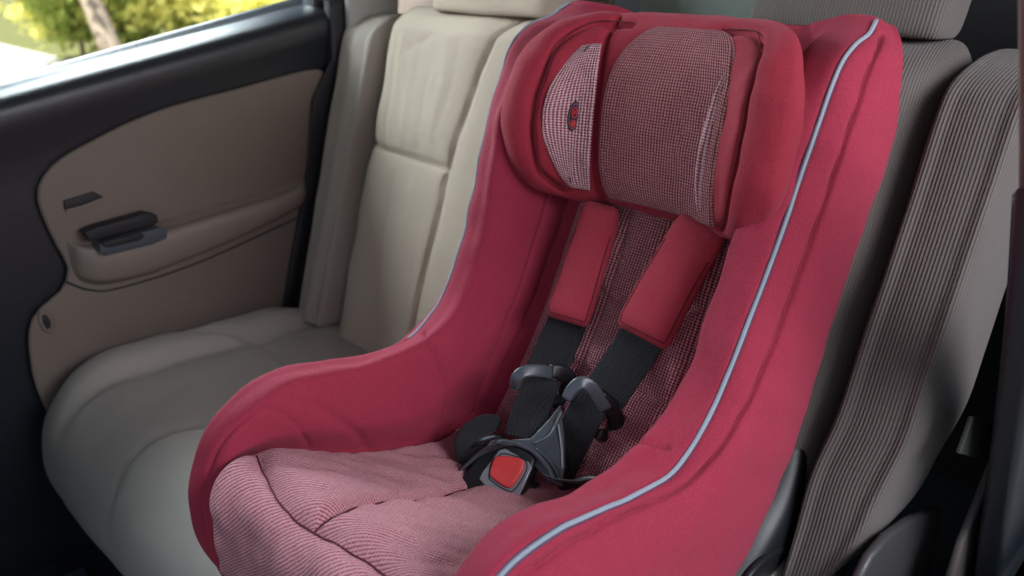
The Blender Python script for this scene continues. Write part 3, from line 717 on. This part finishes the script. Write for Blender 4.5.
def lim_leftb(v):
    c = math.sqrt(max(0., 1-((v+.06)/.82)**2)); r = fo(v)-.030
    return (r-.02-.40*c, r)
patch('side_knit_panel', hfn, -.82, .69, lim_leftb, M_knit_light, head, 130, 100, puff=.003, edge=.006, sink=.0005, lum=.0006, seed=21)
def lim_c(v):
    if v > -.05: c = math.sqrt(max(0., 1-((v+.05)/.95)**2.4)); return (fo(v)+.38-.355*c, .26+.37*c)
    c = math.sqrt(max(0., 1-((-v-.05)/.95)**3.5)); return (fo(v)+.20-.175*c, .46+.17*c)
patch('head_knit_panel', hfn, -.88, .89, lim_c, M_knit_head, head, 160, 170, puff=.004, edge=.008, sink=.003, lum=.0008, seed=22)
def lim_r(v):
    e = (v+.12)/.68; c = math.sqrt(max(0., 1-e*e)); a0 = .445+.05*(v+.35)**2*1.3; return (a0-.055*c, a0+.055*c+.005)
patch('side_knit_panel', hfn, -.80, .56, lim_r, M_knit_light, head, 120, 60, puff=.009, edge=.016, sink=.001, lum=.0004, seed=23)  # same knit as the centre; paler tone paints light on the fold
# embroidered oval badge on the left knit
bc_a, bc_v = -.615, -.04
def bpt(x, y, off=0.):                 # x,y in metres around the badge centre
    a = bc_a+x*4.0; v = bc_v+y/.118; p = hsurf(a, v); p2 = hsurf(a, v)
    q, n = hframe(a); return p2+np.array([n[0], n[1], .0])*(.004+off)
M_bdark = plain('badge navy thread', (.035, .018, .035), .8); M_bred = plain('badge red thread', (.42, .02, .03), .7)
def badge_disc(name, cx, cy, rx, ry, off, mat, par):
    V = [bpt(cx, cy, off)]; n = 40
    for rr, oo in ((.5, off), (.92, off), (1, off-.003)):
        for k in range(n):
            q = 2*math.pi*k/n; V.append(bpt(cx+rx*rr*math.cos(q), cy+ry*rr*math.sin(q), oo))
    F = [(0, 1+k, 1+(k+1) % n) for k in range(n)]
    for r in range(2):
        for k in range(n): F.append((1+r*n+k, 1+(r+1)*n+k, 1+(r+1)*n+(k+1) % n, 1+r*n+(k+1) % n))
    return mesh_obj(name, V, F, mat, par)
bd = badge_disc('badge', 0, 0, .0150, .0195, .0008, M_bdark, head)
badge_disc('badge_emblem', .0, .0, .0130, .0176, .0016, plain('badge mauve thread', (.20, .09, .12), .8), bd)
badge_disc('badge_emblem', .0004, .0005, .0112, .0158, .0022, M_bdark, bd)
tube('badge_emblem', [bpt(.0066*math.cos(q), .0050+.0062*math.sin(q), .0034) for q in np.linspace(0, 2*math.pi, 13)[:-1]], .0010, M_bred, bd, closed=True)
badge_disc('badge_emblem', .0, .0050, .0034, .0030, .0030, M_bred, bd)
badge_disc('badge_emblem', .0, -.0088, .0078, .0052, .0030, M_bred, bd)

# --- harness
def on_pad(px, x, o=0): return PX(px[0], px[1], x)
H0 = lambda u, v, k=-.2: PN(u, v, (0, 1, -.40), k)
# shoulder pads: lie on the back pad
def pz3(p, x, lift=.0): q = PX(p[0], p[1], x); d = CP-q; return q+d/np.linalg.norm(d)*lift
ribbon('shoulder_pad', [pz3((602, 204), .172, .016), pz3((597, 228), .170, .016), pz3((588, 255), .168, .016), pz3((579, 284), .168, .016), pz3((571, 308), .170, .016), pz3((567, 322), .171, .016)], (1, .22, -.32), [.050, .053, .056, .058, .060, .060], .030, M_padred, cs, n=90, k=44, ex=2.6, round_end=.020)
ribbon('shoulder_pad', [pz3((703, 222), .325, .016), pz3((697, 236), .320, .016), pz3((682, 262), .308, .016), pz3((665, 292), .300, .016), pz3((650, 320), .293, .016), pz3((641, 338), .290, .016)], (1, .22, -.12), [.060, .063, .066, .069, .071, .072], .032, M_padred, cs, n=90, k=44, ex=2.6, round_end=.020)
WV = (1, .1, -.15)
for o_ in [o for o in COL.objects if o.name.startswith('shoulder_pad')]:
    me = o_.data; co = np.array([v.co[:] for v in me.vertices]).reshape(90, 44, 3)
    off_ = np.array([XC, -.1, .02]); k0 = 0; k1 = 22
    for ins in (.80, ):
        L = []
        for seq, sgn in ((range(20, 86, 6), 1),):
            for j in seq: L.append(co[j, 4]*1.0)
        bot = [co[85, q] for q in (4, 6, 8, 10, 12, 14, 16, 18)]
        up_ = [co[j, 18] for j in range(82, 18, -6)]
        tube('pad_stitching', [p+off_ for p in L+bot+up_], .0009, M_thread, o_, nseg=6, n=90)
# webbing below the pads, through the adjusters, to the buckle
ribbon('harness_strap', [PX(576, 300, .170), PX(566, 325, .172), PX(556, 348, .176), PX(546, 372, .182)], (1, .2, -.3), .054, .0022, M_web, cs, n=60, wav=.0002)
ribbon('harness_strap', [PX(545, 376, .190), PX(537, 396, .192), PX(528, 420, .199), PX(523, 438, .206)], (1, .25, -.22), [.046, .048, .050, .046], .0022, M_web, cs, n=60, wav=.0002)
ribbon('harness_strap', [PX(648, 328, .290), PX(633, 352, .286), PX(617, 376, .282), PX(602, 398, .276)], (1, .2, -.12), .058, .0022, M_web, cs, n=60, wav=.0002)
ribbon('harness_strap', [PX(596, 394, .270), PX(584, 416, .264), PX(573, 440, .257), PX(562, 466, .250), PX(556, 484, .246)], (1, .15, -.05), [.046, .048, .046, .042, .036], .0022, M_web, cs, n=60, wav=.0002)
# adjusters: thick bent loops of grey plastic
def pz3(p, x, lift=.0): q = PX(p[0], p[1], x); d = CP-q; return q+d/np.linalg.norm(d)*lift
def tuber(name, L, r, mat, par, **k): return tube(name, L, r, mat, par, **k)
def clip(name, L, width, thick, mat, par):
    L = np.array(L, float); T_ = np.gradient(L, axis=0); W_ = np.cross(T_, np.array([.35, -.80, .48])); W_ /= np.linalg.norm(W_, axis=1, keepdims=True)
    return ribbon(name, L, W_, [w_*1.28 for w_ in width], thick*1.25, mat, par, n=50, k=28, ex=4.5, round_end=.004)
ad = clip('strap_adjuster', [pz3((515, 388), .176, .006), pz3((517, 378), .178, .012), pz3((525, 372), .180, .017), pz3((540, 371), .186, .019), pz3((554, 374), .191, .018)], [.009, .011, .012, .0125, .012], .009, M_greypl, cs)
clip('adjuster_bar', [pz3((549, 371), .190, .017), pz3((560, 372), .196, .017), pz3((568, 379), .199, .015), pz3((567, 391), .198, .012), pz3((560, 400), .195, .009), pz3((549, 402), .191, .006)], [.013, .015, .016, .015, .013, .010], .010, M_blackpl, ad)
ad = clip('strap_adjuster', [pz3((566, 400), .258, .008), pz3((572, 390), .258, .014), pz3((581, 383), .262, .019), pz3((590, 386), .268, .020), pz3((598, 397), .272, .020), pz3((606, 409), .279, .018)], [.009, .011, .012, .0125, .013, .013], .009, M_greypl, cs)
clip('adjuster_bar', [pz3((598, 394), .272, .019), pz3((608, 404), .279, .018), pz3((615, 415), .284, .016), pz3((615, 428), .284, .013), pz3((607, 436), .280, .010), pz3((596, 433), .276, .007)], [.012, .015, .016, .016, .014, .010], .010, M_blackpl, ad)

# buckle: a tilted block facing up and forward, its outline laid out on its own front plane
b0 = PX(508, 473, .225); face = np.array([.26, -.64, .72]); face /= np.linalg.norm(face)
def bq(L, h=0.): return [PN(508+(u-508)*1.12, 476+(v-476)*1.12, face, face@b0+h) for u, v in L]
def bpl(name, L, h, th, mat, bev, par=cs, n=None, seg=4):
    P = bq(L, h-th)
    if n: P = list(smooth_poly(P, n))
    return bevel_prism(name, P, tuple(face), th, mat, par, bev=bev, seg=seg)
shield = bpl('buckle_shield', [(505, 446), (530, 444), (545, 428), (556, 414), (559, 440), (560, 468), (557, 487), (545, 482), (527, 462)], -.006, .010, M_greypl, .0025)
tube('shield_rib', bq([(532, 447), (545, 440), (553, 424), (556, 418)], -.003), .0018, M_greypl, shield)
tube('shield_rib', bq([(534, 452), (546, 464), (553, 476), (556, 484)], -.003), .0020, M_greypl, shield)
tube('shield_rib', bq([(553, 430), (556, 450), (557, 470)], -.004), .0014, M_bezel, shield)
buckle = bpl('buckle', [(497, 449), (506, 446), (532, 459), (537, 466), (533, 478), (520, 503), (512, 513), (500, 511), (472, 495), (468, 487), (479, 472)], 0, .026, M_blackpl, .005)
tube('buckle_hood', bq([(498, 447), (505, 445), (520, 449), (533, 456), (545, 470), (549, 480)], .0015), .0028, M_greypl, buckle)
bpl('bezel', [(501, 453), (506, 452), (527, 464), (530, 469), (518, 496), (513, 499), (487, 484), (483, 479), (486, 473)], .0025, .004, M_bezel, .0015, buckle)
bpl('release_button', [(501, 459), (519, 461), (523, 465), (522, 473), (513, 486), (507, 487), (496, 480), (493, 475), (496, 463)], .0070, .008, M_button, .003, buckle, n=40)
tube('bezel_groove', bq([(500, 458), (504, 456), (520, 460), (525, 465), (523, 474), (514, 488), (507, 489), (494, 481), (491, 476), (494, 463)], .0026), .0007, M_rubber, buckle, closed=True, nseg=6)
# crotch strap below and lap straps to both sides
ribbon('crotch_strap', [b0+np.array([.004, .030, -.020]), PX(500, 500, .235)+np.array([0, .01, -.012]), PX(478, 508, .232)+np.array([0, .0, -.012])], (1, 0, 0), .038, .004, M_blackcloth, cs, n=40)
ribbon('lap_strap', [pz3((446, 492), .13, .02), pz3((464, 472), .150, .02), pz3((482, 455), .175, .012), PX(497, 446, .205), PX(508, 444, .22)], (.2, -.75, .45), [.030, .032, .034, .032, .028], .003, M_web, cs, n=60)
ribbon('lap_strap', [PX(548, 476, .262), PX(565, 481, .285), PX(585, 482, .31), PX(608, 478, .345)], (0, -.8, .5), .026, .003, M_web, cs, n=60)
tube('lap_tongue', [PX(556, 490, .262), PX(572, 484, .285), PX(592, 479, .315), PX(602, 480, .33)], [.004, .005, .005, .003], M_blackpl, cs, nseg=14)
tube('lap_tongue', [PX(488, 443, .165), PX(477, 444, .155), PX(471, 452, .148), PX(476, 460, .15), PX(490, 457, .165), PX(500, 453, .18)], .0026, M_blackpl, cs, nseg=12)
tube('lap_tongue', [PX(505, 436, .165), PX(490, 437, .155), PX(480, 441, .15), PX(474, 449, .147)], [.003, .0035, .0035, .003], M_greypl, cs, nseg=12)
# padded flap and black cloth left of the buckle
def flap(name, L, x, base, th, mat, nrm=(.30, -.60, .74)):
    n = np.array(nrm)/np.linalg.norm(nrm); k = n@pz3(base, x, .018)
    P = smooth_poly([PN(u, v, n, k) for u, v in L], 50)
    return bevel_prism(name, list(P), tuple(n), th, mat, cs, bev=th*.4, seg=3)
flap('crotch_pad', [(435, 498), (441, 486), (450, 470), (462, 458), (478, 448), (496, 442), (500, 452), (494, 468), (482, 484), (466, 494), (448, 499)], .150, (466, 474), .010, M_blackcloth)
flap('crotch_pad', [(456, 458), (455, 442), (463, 428), (478, 418), (494, 416), (502, 422), (496, 432), (480, 440), (470, 452), (464, 466)], .128, (472, 440), .014, M_blackcloth, (.45, -.55, .70))

# =================================================================== OUTSIDE, seen through the far window
GZ = -.72
gm = NT('outdoor ground'); setb(gm.b, Roughness=.95)
sx = gm.n('ShaderNodeSeparateXYZ'); gm.l(gm.obj(), sx.inputs[0])
nz = gm.noise(.9, 4); nz2 = gm.noise(7, 4)
c = gm.mix(nz2, (.10, .13, .035), (.24, .22, .09)); c2 = gm.mix(nz, (.72, .71, .70), (.84, .83, .82))
edge = gm.math('ADD', sx.outputs[0], gm.math('MULTIPLY', gm.math('SUBTRACT', nz, .5), 2.))
mr = gm.n('ShaderNodeMapRange'); gm.l(edge, mr.inputs[0]); mr.inputs[1].default_value = -12.7; mr.inputs[2].default_value = -12.3
my = gm.n('ShaderNodeMapRange'); gm.l(gm.math('ADD', sx.outputs[1], gm.math('MULTIPLY', nz2, .5)), my.inputs[0]); my.inputs[1].default_value = 4.3; my.inputs[2].default_value = 4.1
fm = gm.math('MAXIMUM', mr.outputs[0], my.outputs[0])
gm.l(gm.mix(fm, c, c2), gm.b.inputs['Base Color'])
ma = gm.n('ShaderNodeMapRange'); gm.l(gm.math('ADD', sx.outputs[0], gm.math('MULTIPLY', nz, .6)), ma.inputs[0]); ma.inputs[1].default_value = -8.6; ma.inputs[2].default_value = -8.5
old = gm.b.inputs['Base Color'].links[0].from_socket
gm.l(gm.mix(ma.outputs[0], old, (.055, .055, .058)), gm.b.inputs['Base Color'])  # unseen ground by the car darkened to cut bounce into the cabin
g = mesh_obj('ground', [(-300, -300, GZ), (300, -300, GZ), (300, 300, GZ), (-300, 300, GZ)], [(0, 1, 2, 3)], gm.m, smooth=False); g['kind'] = 'structure'
def leafmat(name, a, b):
    t = NT(name); setb(t.b, Roughness=.6); c = t.mix(t.noise(3, 3), a, b); t.l(c, t.b.inputs['Base Color'])
    tl = t.n('ShaderNodeBsdfTranslucent'); t.l(c, tl.inputs[0]); ms = t.n('ShaderNodeMixShader'); ms.inputs[0].default_value = .5
    t.l(t.b.outputs[0], ms.inputs[1]); t.l(tl.outputs[0], ms.inputs[2]); t.l(ms.outputs[0], t.t.nodes['Material Output'].inputs[0])
    return t.m
M_lf = [leafmat('yellow green leaves', (.68, .68, .16), (.85, .78, .30)), leafmat('dark green leaves', (.18, .26, .05), (.40, .46, .10)), leafmat('autumn leaves', (.55, .42, .12), (.72, .58, .18))]
M_bark = plain('pale bark', (.30, .24, .19), .9, var=.3, nscale=9)
def leaves(name, ctr, rad, n, size, mat, par, seed):
    r = np.random.default_rng(seed); V = []; Fq = []
    cl = r.normal(size=(max(6, n//70), 3)); cl /= np.linalg.norm(cl, axis=1, keepdims=True); cl *= r.random((len(cl), 1))**.4
    for i in range(n):
        p = cl[r.integers(len(cl))]+r.normal(size=3)*.20
        p = np.array(ctr)+p*np.array(rad); p[2] = max(p[2], GZ+.03)
        a = r.normal(size=3); a /= np.linalg.norm(a); b = np.cross(a, r.normal(size=3)); b /= np.linalg.norm(b)
        s = size*(.6+r.random()*.8); k = len(V)
        V += [p-a*s, p+b*s*.45, p+a*s, p-b*s*.45]; Fq.append((k, k+1, k+2, k+3))
    return mesh_obj(name, V, Fq, mat, par, smooth=False)
def tree(name, loc, h, rad, n, size, mat, label, cat, group, seed, trunk=.05, lean=(0, 0)):
    t = thing(name, (loc[0], loc[1], GZ), label, cat, group); r = np.random.default_rng(seed)
    x, y = loc; top_ = (x+lean[0], y+lean[1], GZ+h*.75)
    tube('trunk', [(x, y, GZ-.05), (x+lean[0]*.3, y+lean[1]*.3, GZ+h*.3), (x+lean[0]*.7, y+lean[1]*.7, GZ+h*.5), top_], [trunk, trunk*.8, trunk*.6, trunk*.25], M_bark, t, nseg=10, up=(1, 0, 0.01))
    for q in range(4):
        a = r.random()*6.28; zb = GZ+h*(.3+.1*q); f = (.3+.1*q)
        tube('branch', [(x+lean[0]*f, y+lean[1]*f, zb), (x+lean[0]*f+math.cos(a)*rad[0]*.4, y+lean[1]*f+math.sin(a)*rad[1]*.4, zb+h*.15), (x+math.cos(a)*rad[0]*.8, y+math.sin(a)*rad[1]*.8, zb+h*.25)], [trunk*.4, trunk*.3, trunk*.1], M_bark, t, nseg=8, up=(.3, .1, 1))
    leaves('crown', (top_[0], top_[1], GZ+h*.62), rad, n, size, mat, t, seed)
    return t
def gp(u, d):                          # ground spot seen in column u, d metres away
    r_ = ray(u, 60); r_[2] = 0; r_ /= np.linalg.norm(r_); q = CP+r_*d; return (q[0], q[1])
specs = [(84, 15.5, 1.7, .75, 0, 'round yellow green bush beside the pale paving, left of the pale trunk'), (106, 15.0, 1.5, .8, 1, 'dark green bush just left of the pale leaning trunk'),
         (150, 15.0, 2.0, 1.1, 0, 'bright yellow green bush just right of the pale leaning trunk'), (188, 16.0, 1.8, 1.2, 1, 'low green bush in the middle of the window view'),
         (226, 17.0, 2.2, 1.3, 2, 'ochre leaved bush towards the rear of the window view'), (262, 15.0, 1.9, 1.1, 0, 'yellow green bush near the rear end of the window'), (300, 16.0, 2.2, 1.3, 2, 'ochre bush at the rear end of the window')]
for i, (u, d, h, rr, mi, lab) in enumerate(specs):
    tree('bush', gp(u, d), h, (rr, rr, h*.42), 2600, .10, M_lf[mi], lab, 'bush', 'bushes outside the far window', 30+i, trunk=.05)
tree('tree', gp(122, 12.5), 4.2, (1.5, 1.5, 1.1), 1800, .10, M_lf[0], 'slim tree with pale leaning trunk outside the far window', 'tree', None, 50, trunk=.16, lean=(-.9, -.9))
for i, (u, d) in enumerate(((136, 26), (170, 27), (200, 25), (260, 27), (320, 26), (380, 27))):
    tree('tree', gp(u, d), 4.5, (2.8, 2.8, 2.2), 2600, .17, M_lf[(1, 2)[i % 2]], ('green leaved tree standing far behind the bushes outside', 'ochre leaved tree standing far behind the bushes outside')[i % 2], 'tree', 'far trees behind the bushes', 60+i, trunk=.15)
